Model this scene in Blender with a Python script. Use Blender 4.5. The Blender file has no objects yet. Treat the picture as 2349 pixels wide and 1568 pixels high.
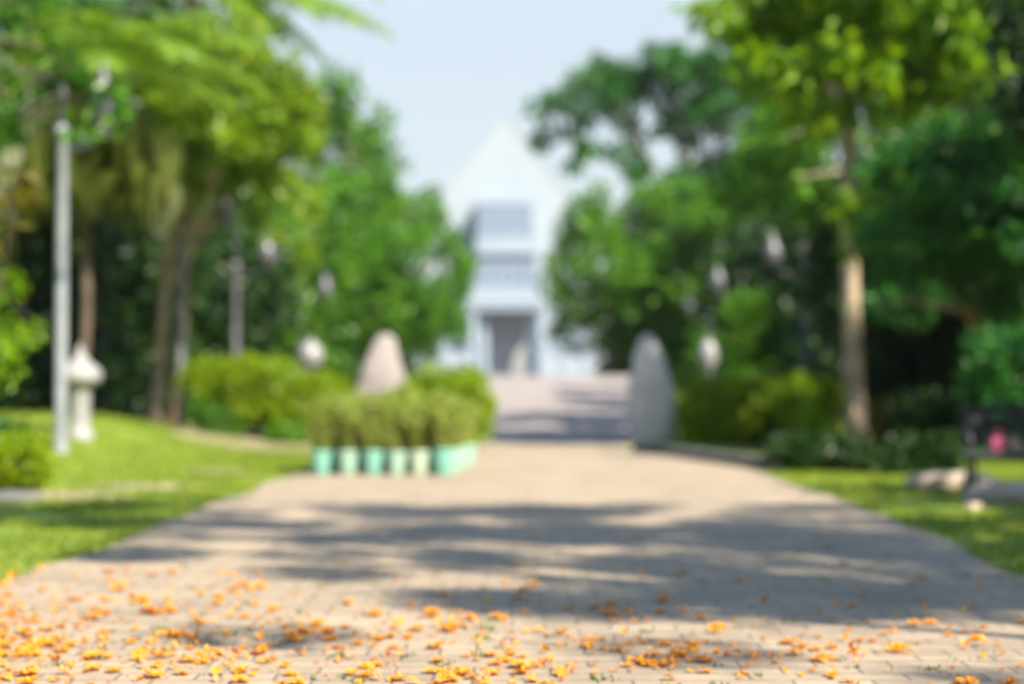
import bpy, math, random
import numpy as np
from mathutils import Vector, Matrix, noise

R = math.radians
random.seed(7)
rng = np.random.default_rng(7)
S = bpy.context.scene
COL = S.collection

# ------------------------------------------------------------------ camera
CAM_H, FOC = 0.85, 60.0
KPX = 3915.0                       # focal length in pixels of a 2349 px wide frame
cam = bpy.data.objects.new('camera', bpy.data.cameras.new('camera'))
COL.objects.link(cam)
cam.location = (0, 0, CAM_H)
cam.rotation_euler = (R(90 + 1.507), 0, 0)
cam.data.lens = FOC
cam.data.sensor_width = 36
cam.data.clip_start = 0.05
cam.data.clip_end = 2000
cam.data.dof.use_dof = True
cam.data.dof.focus_distance = 4.0
cam.data.dof.aperture_fstop = 1.4
S.camera = cam

# ------------------------------------------------------------------ light
SUN_EL, SUN_AZ = 43.0, 140.0       # azimuth clockwise from +y: the sun stands behind the camera, to the right
w = bpy.data.worlds.new('World')
S.world = w
w.use_nodes = True
nt = w.node_tree
sky = nt.nodes.new('ShaderNodeTexSky')
sky.sky_type = 'NISHITA'
sky.sun_disc = False
sky.sun_elevation = R(SUN_EL)
sky.sun_rotation = R(SUN_AZ)
sky.air_density = 1.5
sky.dust_density = 0.6
sky.ozone_density = 2.0
bg = nt.nodes['Background']
wtc = nt.nodes.new('ShaderNodeTexCoord')
wsep = nt.nodes.new('ShaderNodeSeparateXYZ')
nt.links.new(wtc.outputs['Generated'], wsep.inputs[0])
wmr = nt.nodes.new('ShaderNodeMapRange')
wmr.interpolation_type = 'SMOOTHSTEP'
wmr.inputs['From Min'].default_value = 0.20
wmr.inputs['From Max'].default_value = 0.34
wmr.inputs['To Min'].default_value = 0.85
wmr.inputs['To Max'].default_value = 0.0
nt.links.new(wsep.outputs['Z'], wmr.inputs['Value'])
wmix = nt.nodes.new('ShaderNodeMix')
wmix.data_type = 'RGBA'
nt.links.new(wmr.outputs[0], wmix.inputs[0])
nt.links.new(sky.outputs[0], wmix.inputs[6])
wmix.inputs[7].default_value = (2.75, 3.05, 3.4, 1)
nt.links.new(wmix.outputs[2], bg.inputs[0])
bg.inputs[1].default_value = 0.095
sd = bpy.data.lights.new('sun', 'SUN')
sd.energy = 5.0
sd.angle = R(0.5)
sd.color = (1.0, 0.905, 0.73)
sun = bpy.data.objects.new('sun', sd)
COL.objects.link(sun)
tosun = Vector((math.sin(R(SUN_AZ)) * math.cos(R(SUN_EL)), math.cos(R(SUN_AZ)) * math.cos(R(SUN_EL)), math.sin(R(SUN_EL))))
sun.rotation_euler = tosun.to_track_quat('Z', 'Y').to_euler()
sun.location = (20, -30, 40)
S.view_settings.view_transform = 'Standard'
S.view_settings.look = 'None'
S.view_settings.gamma = 1
S.view_settings.exposure = 1.36
S.cycles.use_denoising = True
S.cycles.max_bounces = 8
S.cycles.transparent_max_bounces = 8

# ------------------------------------------------------------------ helpers
def at(px, py, d):
    return Vector(((px - 1174.5) / KPX * d, d, CAM_H + (887 - py) / KPX * d))

def gx(px, d):
    return (px - 1174.5) / KPX * d

def sstep(t):
    t = max(0.0, min(1.0, t))
    return t * t * (3 - 2 * t)

def terrain(x, y):
    m = 0.5 * sstep((y - 12) / 9) * sstep((-x - 3) / 3) * (1 - 0.68 * sstep((y - 22.5) / 5))
    rise = max(0.0, min(1.0, (y - 25.5) / 17.0))
    f = 1 - sstep((abs(x - 0.5) - 3.0) / 1.4)
    f = max(f, sstep((y - 62) / 12))
    r = 1.12 * rise * f
    return m + r

def meta(o, label=None, cat=None, group=None, kind=None):
    if label: o['label'] = label
    if cat: o['category'] = cat
    if group: o['group'] = group
    if kind: o['kind'] = kind
    return o

def empty(name, loc, label, cat, group=None, rz=0):
    o = bpy.data.objects.new(name, None)
    o.empty_display_size = 0.2
    COL.objects.link(o)
    o.location = loc
    o.rotation_euler = (0, 0, rz)
    return meta(o, label, cat, group)

def link_mesh(name, me, mat, parent=None):
    if mat: me.materials.append(mat)
    o = bpy.data.objects.new(name, me)
    COL.objects.link(o)
    if parent: o.parent = parent
    return o

class MB:
    """collects verts / faces, builds one mesh object"""
    def __init__(s):
        s.v, s.f = [], []
    def add(s, vs, fs):
        b = len(s.v)
        s.v += [tuple(v) for v in vs]
        s.f += [tuple(i + b for i in f) for f in fs]
        return s
    def box(s, c, d, rz=0, bev=0.0, taper=1.0):
        x, y, z = d[0] / 2, d[1] / 2, d[2] / 2
        M = Matrix.Rotation(rz, 3, 'Z')
        b = min(bev, x * .9, y * .9, z * .9)
        rings = [(-z, -b), (-z + b, 0), (z - b, 0), (z, -b)] if b > 0 else [(-z, 0), (z, 0)]
        vs, fs = [], []
        for i, (zz, o) in enumerate(rings):
            k = taper if zz > 0 else 1.0
            xx, yy = (x + o) * k, (y + o) * k
            if b > 0:
                pts = [(-xx + b, -yy), (xx - b, -yy), (xx, -yy + b), (xx, yy - b), (xx - b, yy), (-xx + b, yy), (-xx, yy - b), (-xx, -yy + b)]
            else:
                pts = [(-xx, -yy), (xx, -yy), (xx, yy), (-xx, yy)]
            vs += [Vector(c) + M @ Vector((p[0], p[1], zz)) for p in pts]
        n = len(vs) // len(rings)
        for i in range(len(rings) - 1):
            for j in range(n):
                fs.append((i * n + j, i * n + (j + 1) % n, (i + 1) * n + (j + 1) % n, (i + 1) * n + j))
        fs.append(tuple(reversed(range(n))))
        fs.append(tuple((len(rings) - 1) * n + j for j in range(n)))
        return s.add(vs, fs)
    def lathe(s, prof, c=(0, 0, 0), n=20):
        vs, fs = [], []
        for r, z in prof:
            for j in range(n):
                a = 2 * math.pi * j / n
                vs.append((c[0] + r * math.cos(a), c[1] + r * math.sin(a), c[2] + z))
        for i in range(len(prof) - 1):
            for j in range(n):
                fs.append((i * n + j, i * n + (j + 1) % n, (i + 1) * n + (j + 1) % n, (i + 1) * n + j))
        fs.append(tuple(reversed(range(n))))
        fs.append(tuple((len(prof) - 1) * n + j for j in range(n)))
        return s.add(vs, fs)
    def tube(s, pts, rad, n=8, wob=0.0):
        pts = [Vector(p) for p in pts]
        if not hasattr(rad, '__len__'): rad = [rad] * len(pts)
        vs, fs = [], []
        up = Vector((0.13, 1, 0.05)).normalized()
        for i, p in enumerate(pts):
            t = (pts[min(i + 1, len(pts) - 1)] - pts[max(i - 1, 0)]).normalized()
            a = t.cross(up)
            if a.length < 1e-3: a = t.cross(Vector((1, 0, 0)))
            a.normalize()
            b = t.cross(a)
            for j in range(n):
                th = 2 * math.pi * j / n
                r = rad[i] * (1 + (wob * noise.noise(p * 3 + Vector((math.cos(th), math.sin(th), 0))) if wob else 0))
                vs.append(p + (a * math.cos(th) + b * math.sin(th)) * r)
        for i in range(len(pts) - 1):
            for j in range(n):
                fs.append((i * n + j, (i + 1) * n + j, (i + 1) * n + (j + 1) % n, i * n + (j + 1) % n))
        fs.append(tuple(range(n)))
        fs.append(tuple(reversed([(len(pts) - 1) * n + j for j in range(n)])))
        return s.add(vs, fs)
    def prism(s, poly, z0, z1):
        n = len(poly)
        vs = [(x, y, z0) for x, y in poly] + [(x, y, z1) for x, y in poly]
        fs = [tuple(reversed(range(n))), tuple(range(n, 2 * n))]
        fs += [(i, (i + 1) % n, n + (i + 1) % n, n + i) for i in range(n)]
        return s.add(vs, fs)
    def build(s, name, mat, parent=None, smooth=False):
        me = bpy.data.meshes.new(name)
        me.from_pydata(s.v, [], s.f)
        if smooth:
            me.polygons.foreach_set('use_smooth', [True] * len(me.polygons))
            try: me.set_sharp_from_angle(angle=R(42))
            except Exception: pass
        me.update()
        return link_mesh(name, me, mat, parent)

# ------------------------------------------------------------------ materials
def mat_new(name):
    m = bpy.data.materials.new(name)
    m.use_nodes = True
    return m, m.node_tree, m.node_tree.nodes['Principled BSDF']

def ramp(nt, fac, cols):
    r = nt.nodes.new('ShaderNodeValToRGB')
    el = r.color_ramp.elements
    el[0].position, el[0].color = cols[0][0], (*cols[0][1], 1)
    el[1].position, el[1].color = cols[-1][0], (*cols[-1][1], 1)
    for p, c in cols[1:-1]:
        e = el.new(p)
        e.color = (*c, 1)
    nt.links.new(fac, r.inputs[0])
    return r.outputs[0]

def noise_tex(nt, scale, detail=4, coord='Object', rough=.55):
    t = nt.nodes.new('ShaderNodeTexCoord')
    n = nt.nodes.new('ShaderNodeTexNoise')
    n.inputs['Scale'].default_value = scale
    n.inputs['Detail'].default_value = detail
    n.inputs['Roughness'].default_value = rough
    nt.links.new(t.outputs[coord], n.inputs['Vector'])
    return n.outputs['Fac']

def bump(nt, bsdf, h, strength=.3, dist=.02):
    b = nt.nodes.new('ShaderNodeBump')
    b.inputs['Strength'].default_value = strength
    b.inputs['Distance'].default_value = dist
    nt.links.new(h, b.inputs['Height'])
    nt.links.new(b.outputs[0], bsdf.inputs['Normal'])

def plain(name, c1, c2, scale=6, rough=.6, b=.2, metal=0, dist=.02):
    m, nt, p = mat_new(name)
    f = noise_tex(nt, scale, 5)
    nt.links.new(ramp(nt, f, [(.3, c1), (.7, c2)]), p.inputs['Base Color'])
    p.inputs['Roughness'].default_value = rough
    p.inputs['Metallic'].default_value = metal
    if b: bump(nt, p, noise_tex(nt, scale * 6, 6), b, dist)
    return m

def leaf_mat(name, cols, rough=.42, trans=.35, tcol=None):
    """per-leaf colour (random per island) plus broad drifts of younger and older leaves"""
    m, nt, p = mat_new(name)
    g = nt.nodes.new('ShaderNodeNewGeometry')
    f2 = noise_tex(nt, .9, 2)
    mx = nt.nodes.new('ShaderNodeMath'); mx.operation = 'MULTIPLY_ADD'
    nt.links.new(g.outputs['Random Per Island'], mx.inputs[0]); mx.inputs[1].default_value = .6
    sc = nt.nodes.new('ShaderNodeMath'); sc.operation = 'MULTIPLY'
    nt.links.new(f2, sc.inputs[0]); sc.inputs[1].default_value = .4
    nt.links.new(sc.outputs[0], mx.inputs[2])
    n = len(cols)
    cols = [tuple(min(.8, v * q) for v, q in zip(c, (.95, .9, .8))) for c in cols]
    c = ramp(nt, mx.outputs[0], [(.1 + .8 * i / (n - 1), k) for i, k in enumerate(cols)])
    nt.links.new(c, p.inputs['Base Color'])
    p.inputs['Roughness'].default_value = rough
    p.inputs['Specular IOR Level'].default_value = .3
    tr = nt.nodes.new('ShaderNodeBsdfTranslucent')
    if tcol is None: tcol = (1.5, 1.35, .5)
    mm = nt.nodes.new('ShaderNodeMix'); mm.data_type = 'RGBA'; mm.blend_type = 'MULTIPLY'
    mm.inputs[0].default_value = 1
    nt.links.new(c, mm.inputs[6]); mm.inputs[7].default_value = (*tcol, 1)
    nt.links.new(mm.outputs[2], tr.inputs[0])
    ms = nt.nodes.new('ShaderNodeMixShader'); ms.inputs[0].default_value = trans
    nt.links.new(p.outputs[0], ms.inputs[1]); nt.links.new(tr.outputs[0], ms.inputs[2])
    nt.links.new(ms.outputs[0], nt.nodes['Material Output'].inputs[0])
    return m

L_YEL = leaf_mat('leaf_yellow_green', [(.052, .15, .003), (.125, .285, .004), (.205, .39, .005), (.29, .43, .007)], trans=.45)
L_LEFT = leaf_mat('leaf_lime', [(.038, .11, .004), (.105, .24, .006), (.185, .355, .009), (.19, .24, .02), (.23, .44, .010)], trans=.4)
L_MID = leaf_mat('leaf_mid_green', [(.018, .085, .006), (.050, .18, .010), (.10, .27, .013), (.16, .34, .015)], trans=.35)
L_DARK = leaf_mat('leaf_dark_green', [(.010, .06, .014), (.02, .11, .02), (.04, .17, .026), (.07, .22, .03)], trans=.25)
L_EMER = leaf_mat('leaf_emerald', [(.007, .05, .016), (.014, .10, .03), (.03, .17, .035), (.07, .24, .03), (.13, .20, .02)], trans=.3)
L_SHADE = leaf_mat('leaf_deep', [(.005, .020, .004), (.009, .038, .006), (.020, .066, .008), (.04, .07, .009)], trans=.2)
L_PALM = leaf_mat('leaf_palm', [(.08, .20, .014), (.16, .31, .03), (.23, .39, .05), (.25, .41, .045)], trans=.4)
L_PALMOLD = leaf_mat('leaf_palm_old', [(.03, .055, .008), (.065, .10, .016), (.12, .16, .03), (.20, .22, .06)], trans=.35)
L_HEDGE = leaf_mat('leaf_hedge', [(.068, .14, .003), (.15, .26, .004), (.225, .355, .005), (.30, .42, .006)], trans=.35)
L_OLIVE = leaf_mat('leaf_olive', [(.12, .18, .03), (.22, .31, .06), (.31, .41, .09), (.40, .46, .13)], trans=.3)
L_YLEAF = leaf_mat('leaf_croton', [(.07, .11, .006), (.15, .16, .008), (.12, .085, .008), (.06, .12, .008)], trans=.4)
L_UND = leaf_mat('leaf_understorey', [(.012, .06, .005), (.028, .115, .008), (.065, .19, .009), (.13, .25, .010)], trans=.3)

BARK_D = plain('bark_dark', (.06, .042, .032), (.15, .105, .075), 5, .9, .8)
BARK_B = plain('bark_brown', (.15, .095, .065), (.30, .19, .12), 4, .9, .8)
BARK_P = plain('bark_pale', (.24, .18, .13), (.50, .39, .28), 3, .85, .7)
STEM = plain('stem_brown', (.16, .10, .06), (.28, .19, .12), 8, .9, .5)

# ------------------------------------------------------------------ leaf clouds
def quads_mesh(name, V):
    """V (n,4,3) quads -> mesh"""
    n = V.shape[0]
    me = bpy.data.meshes.new(name)
    me.vertices.add(n * 4)
    me.vertices.foreach_set('co', V.reshape(-1).astype(np.float32))
    me.loops.add(n * 4)
    me.loops.foreach_set('vertex_index', np.arange(n * 4, dtype=np.int32))
    me.polygons.add(n)
    me.polygons.foreach_set('loop_start', np.arange(0, n * 4, 4, dtype=np.int32))
    me.polygons.foreach_set('loop_total', np.full(n, 4, dtype=np.int32))
    me.update(calc_edges=True)
    return me

def unit(a):
    return a / (np.linalg.norm(a, axis=-1, keepdims=True) + 1e-9)

def leaf_quads(C, axis, nrm, ln, wd):
    """diamond leaves: base C, growing along axis, flat side facing nrm"""
    axis = unit(axis)
    side = unit(np.cross(axis, nrm))
    ln = ln[:, None]; wd = wd[:, None]
    mid = C + axis * ln * .45
    nn = np.cross(side, axis)
    tip = C + axis * ln - nn * ln * .12
    return np.stack([C, mid + side * wd * .5 + nn * wd * .12, tip, mid - side * wd * .5 + nn * wd * .12], axis=1)

def blob_leaves(blobs, ln, wd, dens, droop=0.0, hollow=.35, updir=.2):
    out = []
    for (c, r) in blobs:
        r = np.array(r if hasattr(r, '__len__') else (r, r, r), dtype=float)
        area = math.pi * (r[0] * r[2] + r[0] * r[1] + r[1] * r[2]) / 3
        n = max(12, int(dens * area / (ln * wd * .5)))
        d = unit(rng.normal(size=(n, 3)))
        rad = rng.uniform(hollow ** 3, 1, n) ** (1 / 3.)
        P = np.array(c) + d * r * rad[:, None] * (1 + .12 * rng.normal(size=(n, 1)))
        ax = d * .7 + rng.normal(size=(n, 3)) * .6
        ax[:, 2] -= droop
        nr = d * .6 + rng.normal(size=(n, 3)) * .5
        nr[:, 2] += updir
        l = ln * rng.uniform(.65, 1.3, n)
        out.append(leaf_quads(P, ax, nr, l, wd * rng.uniform(.7, 1.25, n)))
    return np.concatenate(out)

def crown_mesh(name, blobs, ln, wd, dens=2.4, **k):
    return quads_mesh(name, blob_leaves(blobs, ln, wd, dens, **k))

def fill(c, r, n, br, seed, jit=.25):
    """n blobs of radius ~br spread through an ellipsoid (denser to its outside)"""
    g = np.random.default_rng(seed)
    d = unit(g.normal(size=(n, 3)))
    rad = g.uniform(.15, 1, n) ** .5
    P = np.array(c) + d * np.array(r) * rad[:, None]
    return [(tuple(p), br * (1 + jit * g.normal())) for p in P]

def trunk_mesh(base, top, r0, r1, targets, seed=0, bend=.15, nl=None, fork=.5):
    g = random.Random(seed)
    base, top = Vector(base), Vector(top)
    mb = MB()
    n = 9
    L = (top - base).length
    o1, o2 = Vector((g.uniform(-1, 1), g.uniform(-1, 1), 0)) * bend, Vector((g.uniform(-1, 1), g.uniform(-1, 1), 0)) * bend * .6
    path = []
    for i in range(n):
        t = i / (n - 1)
        path.append(base.lerp(top, t) + o1 * math.sin(math.pi * t) + o2 * math.sin(2 * math.pi * t))
    rad = [r0 * (1 + .5 * max(0, 1 - 8 * i / (n - 1))) * (1 - i / (n - 1)) + r1 * i / (n - 1) for i in range(n)]
    mb.tube(path, rad, 12, .25)
    T = list(targets)
    g.shuffle(T)
    for c in T[:nl or len(T)]:
        c = Vector(c)
        k = g.randint(int(n * fork), n - 1)
        s = path[k]
        m = s.lerp(c, .5) + Vector((g.uniform(-.2, .2), g.uniform(-.2, .2), g.uniform(-.1, .35))) * (c - s).length * .3
        rr = rad[k] * .5
        mb.tube([s, s.lerp(m, .5), m, m.lerp(c, .55), c], [rr, rr * .8, rr * .6, rr * .4, rr * .18], 6)
    return mb

def tree(name, label, cat, base, top, r0, blobs, leaf, bark, ln=.2, wd=.09, dens=2.4, group=None, seed=0, limbs=14, bend=.15, r1=None, fork=.5, **k):
    b = Vector(base)
    t = empty(name, b, label, cat, group)
    rel = [((c[0] - b.x, c[1] - b.y, c[2] - b.z), r) for c, r in blobs]
    trunk_mesh((0, 0, -.05), Vector(top) - b, r0, r1 or r0 * .55, [c for c, r in rel], seed, bend, limbs, fork).build('trunk', bark, t, True)
    link_mesh('crown', crown_mesh('crown', rel, ln, wd, dens, **k), leaf, t)
    return t

def shrub(name, label, cat, base, blobs, leaf, ln=.09, wd=.045, dens=2.6, group=None, seed=0, stems=7, bark=None, **k):
    b = Vector(base)
    t = empty(name, b, label, cat, group)
    rel = [((c[0] - b.x, c[1] - b.y, c[2] - b.z), r) for c, r in blobs]
    g = random.Random(seed)
    mb = MB()
    for c, r in g.sample(rel, min(stems, len(rel))):
        s = Vector((c[0] * .55 + g.uniform(-.05, .05), c[1] * .55, -.03))
        e = Vector(c)
        mb.tube([s, s.lerp(e, .5) + Vector((g.uniform(-.05, .05), 0, .03)), e], [.022, .016, .008], 6)
    mb.build('stems', bark or STEM, t, True)
    link_mesh('foliage', crown_mesh('foliage', rel, ln, wd, dens, **k), leaf, t)
    return t

def dup(root, loc, rz, label, scale=1.0):
    r = root.copy()
    COL.objects.link(r)
    r.location = loc
    r.rotation_euler = (0, 0, rz)
    r.scale = (scale,) * 3
    r['label'] = label
    for ch in list(root.children):
        c = ch.copy()
        COL.objects.link(c)
        c.parent = r
        for gch in list(ch.children):
            d = gch.copy()
            COL.objects.link(d)
            d.parent = c
    return r

# ================================================================== SETTING
# ---- ground materials
gm, gnt, gp = mat_new('lawn')
f1 = noise_tex(gnt, .55, 4)
f2 = noise_tex(gnt, 14, 5)
mxn = gnt.nodes.new('ShaderNodeMath'); mxn.operation = 'MULTIPLY_ADD'
gnt.links.new(f2, mxn.inputs[0]); mxn.inputs[1].default_value = .55
sc1 = gnt.nodes.new('ShaderNodeMath'); sc1.operation = 'MULTIPLY'; sc1.inputs[1].default_value = .45
gnt.links.new(f1, sc1.inputs[0]); gnt.links.new(sc1.outputs[0], mxn.inputs[2])
gnt.links.new(ramp(gnt, mxn.outputs[0], [(.33, (.085, .145, .007)), (.5, (.155, .225, .010)), (.60, (.22, .28, .015)), (.74, (.30, .27, .08))]), gp.inputs['Base Color'])
gp.inputs['Roughness'].default_value = .9
bump(gnt, gp, noise_tex(gnt, 60, 4), .6, .02)
LAWN = gm

def paver_mat(name, c1, c2, mort, scale=1.0, rot=0.0):
    m, nt, p = mat_new(name)
    tc = nt.nodes.new('ShaderNodeTexCoord')
    mp = nt.nodes.new('ShaderNodeMapping')
    mp.inputs['Rotation'].default_value = (0, 0, rot)
    nt.links.new(tc.outputs['Object'], mp.inputs[0])
    br = nt.nodes.new('ShaderNodeTexBrick')
    br.inputs['Scale'].default_value = scale
    br.inputs['Brick Width'].default_value = .23
    br.inputs['Row Height'].default_value = .115
    br.inputs['Mortar Size'].default_value = .006
    br.inputs['Mortar Smooth'].default_value = .4
    br.inputs['Bias'].default_value = -.1
    br.inputs['Color1'].default_value = (*c1, 1)
    br.inputs['Color2'].default_value = (*c2, 1)
    br.inputs['Mortar'].default_value = (*mort, 1)
    nt.links.new(mp.outputs[0], br.inputs['Vector'])
    n1 = noise_tex(nt, 1.1, 7, rough=.68)
    stain = ramp(nt, n1, [(.28, (.58, .58, .60)), (.45, (.88, .87, .86)), (.6, (1.0, .99, .97)), (.75, (1.16, 1.12, 1.03))])
    mm = nt.nodes.new('ShaderNodeMix'); mm.data_type = 'RGBA'; mm.blend_type = 'MULTIPLY'; mm.inputs[0].default_value = .8
    nt.links.new(br.outputs['Color'], mm.inputs[6]); nt.links.new(stain, mm.inputs[7])
    n2 = noise_tex(nt, 30, 5)
    gr = ramp(nt, n2, [(.25, (.75, .75, .75)), (.75, (1.15, 1.15, 1.15))])
    m2 = nt.nodes.new('ShaderNodeMix'); m2.data_type = 'RGBA'; m2.blend_type = 'MULTIPLY'; m2.inputs[0].default_value = .6
    nt.links.new(mm.outputs[2], m2.inputs[6]); nt.links.new(gr, m2.inputs[7])
    nt.links.new(m2.outputs[2], p.inputs['Base Color'])
    p.inputs['Roughness'].default_value = .85
    inv = nt.nodes.new('ShaderNodeMath'); inv.operation = 'SUBTRACT'; inv.inputs[0].default_value = 1
    nt.links.new(br.outputs['Fac'], inv.inputs[1])
    ad = nt.nodes.new('ShaderNodeMath'); ad.operation = 'MULTIPLY_ADD'; ad.inputs[1].default_value = .25
    nt.links.new(n2, ad.inputs[0]); nt.links.new(inv.outputs[0], ad.inputs[2])
    bump(nt, p, ad.outputs[0], .6, .006)
    return m

PAVER = paver_mat('tan_pavers', (.37, .295, .215), (.29, .232, .172), (.16, .14, .12))
RAMP = paver_mat('grey_pink_pavers', (.315, .272, .262), (.27, .24, .238), (.18, .165, .17), rot=R(90))
CONC_SHADED = plain('concrete_shaded', (.085, .088, .09), (.14, .14, .14), 5, .85, .4)  # darkened base colour stands in for the shade on the kerb
STONE_LIFT = plain('shade_lifted_stone', (.48, .44, .445), (.64, .59, .585), 1.6, .9, .9, dist=.05)  # right stone's grey, lightened to offset the tree shade over it
STONE = plain('boulder_stone', (.19, .17, .17), (.33, .295, .29), 1.6, .9, .9, dist=.05)
ROCK = plain('flat_rock', (.32, .26, .21), (.54, .43, .33), 3, .9, .9, dist=.04)
DIRT = plain('bare_earth', (.26, .20, .14), (.44, .35, .25), 2.5, .95, .8)

def grid(name, xs, ys, mat, zoff=0.0, inside=None, kind='structure', bottom=None):
    vs, idx, fs = [], {}, []
    for j, y in enumerate(ys):
        for i, x in enumerate(xs):
            idx[i, j] = len(vs)
            vs.append((x, y, terrain(x, y) + zoff))
    for j in range(len(ys) - 1):
        for i in range(len(xs) - 1):
            fs.append((idx[i, j], idx[i + 1, j], idx[i + 1, j + 1], idx[i, j + 1]))
    me = bpy.data.meshes.new(name)
    me.from_pydata(vs, [], fs)
    me.polygons.foreach_set('use_smooth', [True] * len(fs))
    o = link_mesh(name, me, mat)
    return meta(o, kind=kind)

xs = [-900, -400, -150, -70, -40, -25] + [(-18 + .3 * i) for i in range(121)] + [25, 40, 70, 150, 400, 900]
ys = [-60, -30, -12] + [(-6 + .3 * i) for i in range(200)] + [57, 60, 62, 65, 68, 71, 74, 80, 110, 200, 450, 900, 1500]
grid('ground', xs, ys, LAWN)

def strip(name, left, right, ys_, mat, zoff, nx=16, kind='structure'):
    """sheet between two edges given as (y -> x)"""
    vs, fs = [], []
    for y in ys_:
        a, b = left(y), right(y)
        for i in range(nx + 1):
            x = a + (b - a) * i / nx
            vs.append((x, y, terrain(x, y) + zoff))
    for j in range(len(ys_) - 1):
        for i in range(nx):
            k = j * (nx + 1) + i
            fs.append((k, k + 1, k + nx + 2, k + nx + 1))
    me = bpy.data.meshes.new(name)
    me.from_pydata(vs, [], fs)
    o = link_mesh(name, me, mat)
    return meta(o, kind=kind)

def lerp_tab(tab):
    def f(y):
        if y <= tab[0][0]: return tab[0][1]
        for (y0, a), (y1, b) in zip(tab, tab[1:]):
            if y <= y1: return a + (b - a) * (y - y0) / (y1 - y0)
        return tab[-1][1]
    return f
def wig(f, amp, ph):
    return lambda y: f(y) + amp * noise.noise(Vector((y * .9, ph, 0))) + amp * .6 * noise.noise(Vector((y * 3.1, ph, 4)))

PL = wig(lerp_tab([(-8, -2.2), (7.3, -2.2), (10.8, -2.16), (16.4, -2.08), (21, -2.3), (26, -2.4)]), .10, 1.5)
PR = wig(lerp_tab([(-8, 2.2), (7.6, 2.30), (11, 2.46), (16.8, 2.45), (17.2, 2.6), (22.5, 1.55), (26, 1.75)]), .06, 7.5)
strip('path', PL, PR, [-8 + .25 * i for i in range(135)], PAVER, .006)
strip('ramp', lambda y: -2.05 - .02 * (y - 25), lambda y: 2.05 + 1.15 * sstep((y - 25.6) / 18), [25.6 + .5 * i for i in range(130)], RAMP, .012, 10)
strip('side_path', lambda y: -4.5 + .25 * noise.noise(Vector((y, 3, 3))), lambda y: -2.25, [22.2, 22.8, 23.4, 24.0, 24.6, 25.2, 25.8], DIRT, .012, 24)
strip('forecourt', lambda y: -30, lambda y: 30, [92 + 4 * i for i in range(14)], RAMP, .02, 10)

# bare earth patches in the lawn
def patch(name, cx, cy, rx, ry, ph, mat=DIRT):
    vs, fs = [(cx, cy, terrain(cx, cy) + .016)], []
    n = 28
    for k in (.5, 1.0):
        for i in range(n):
            a = 2 * math.pi * i / n
            q = 1 + .28 * noise.noise(Vector((math.cos(a) * 1.5, math.sin(a) * 1.5, ph)))
            x, y = cx + rx * k * q * math.cos(a), cy + ry * k * q * math.sin(a)
            vs.append((x, y, terrain(x, y) + (.016 if k < 1 else -.002)))
    for i in range(n):
        j = (i + 1) % n
        fs.append((0, 1 + i, 1 + j))
        fs.append((1 + i, 1 + n + i, 1 + n + j, 1 + j))
    me = bpy.data.meshes.new(name)
    me.from_pydata(vs, [], fs)
    return meta(link_mesh(name, me, mat), kind='structure')
patch('bare_earth', gx(330, 14.6), 14.6, .55, .35, 2.0)
patch('bare_earth', gx(500, 17.3), 17.3, .4, .3, 3.0)
patch('bare_earth', gx(120, 13.6), 13.4, .75, .45, 5.0)
patch('planting_bed', 6.0, 25.5, 3.6, 4.6, 8.0, plain('bed_soil', (.035, .026, .018), (.08, .06, .04), 3, .95, .8))
patch('planting_bed', -8.5, 30.5, 6.0, 6.0, 9.0, bpy.data.materials['bed_soil'])

# ---- lawn blades (uncountable)
def blades(name, n, boxes, hmin, hmax, mat, avoid):
    P = []
    while len(P) < n:
        x0, x1, y0, y1 = random.choices(boxes, [(b[1] - b[0]) * (b[3] - b[2]) for b in boxes])[0]
        x, y = random.uniform(x0, x1), random.uniform(y0, y1)
        if avoid(x, y): continue
        P.append((x, y, terrain(x, y) - .004))
    C = np.array(P)
    ax = rng.normal(size=(n, 3)) * .45; ax[:, 2] = 1
    nr = rng.normal(size=(n, 3)); nr[:, 2] *= .2
    V = leaf_quads(C, ax, nr, rng.uniform(hmin, hmax, n), np.full(n, .008))
    return meta(link_mesh(name, quads_mesh(name, V), mat), kind='stuff')
L_GRASS = leaf_mat('grass_blade', [(.06, .12, .006), (.12, .20, .009), (.18, .26, .012), (.26, .30, .02)], trans=.35)
blades('grass', 90000, [(-7.5, -2.0, 6.5, 24.5), (2.2, 7.5, 6.5, 23)], .025, .065, L_GRASS,
       lambda x, y: PL(y) + .05 < x < PR(y) - .04 or (noise.noise(Vector((x * .8, y * .8, 2))) < -.35))

# ---- weeds along the joints
wv = []
for k in range(230):
    if k % 16 == 0: x, y = -.09 + random.gauss(0, .02), random.uniform(4.6, 7.5)
    else: x, y = random.uniform(-2.1, 2.4), 4.5 + 5.5 * random.random() ** 1.8
    n = random.randint(5, 14)
    C = np.array([(x + random.gauss(0, .018), y + random.gauss(0, .018), .004) for _ in range(n)])
    ax = rng.normal(size=(n, 3)) * .7; ax[:, 2] = .6
    wv.append(leaf_quads(C, ax, rng.normal(size=(n, 3)), rng.uniform(.010, .026, n), np.full(n, .007)))
meta(link_mesh('joint_weeds', quads_mesh('joint_weeds', np.concatenate(wv)), leaf_mat('weed', [(.05, .10, .01), (.10, .18, .02), (.16, .22, .03)])), kind='stuff')

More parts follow.
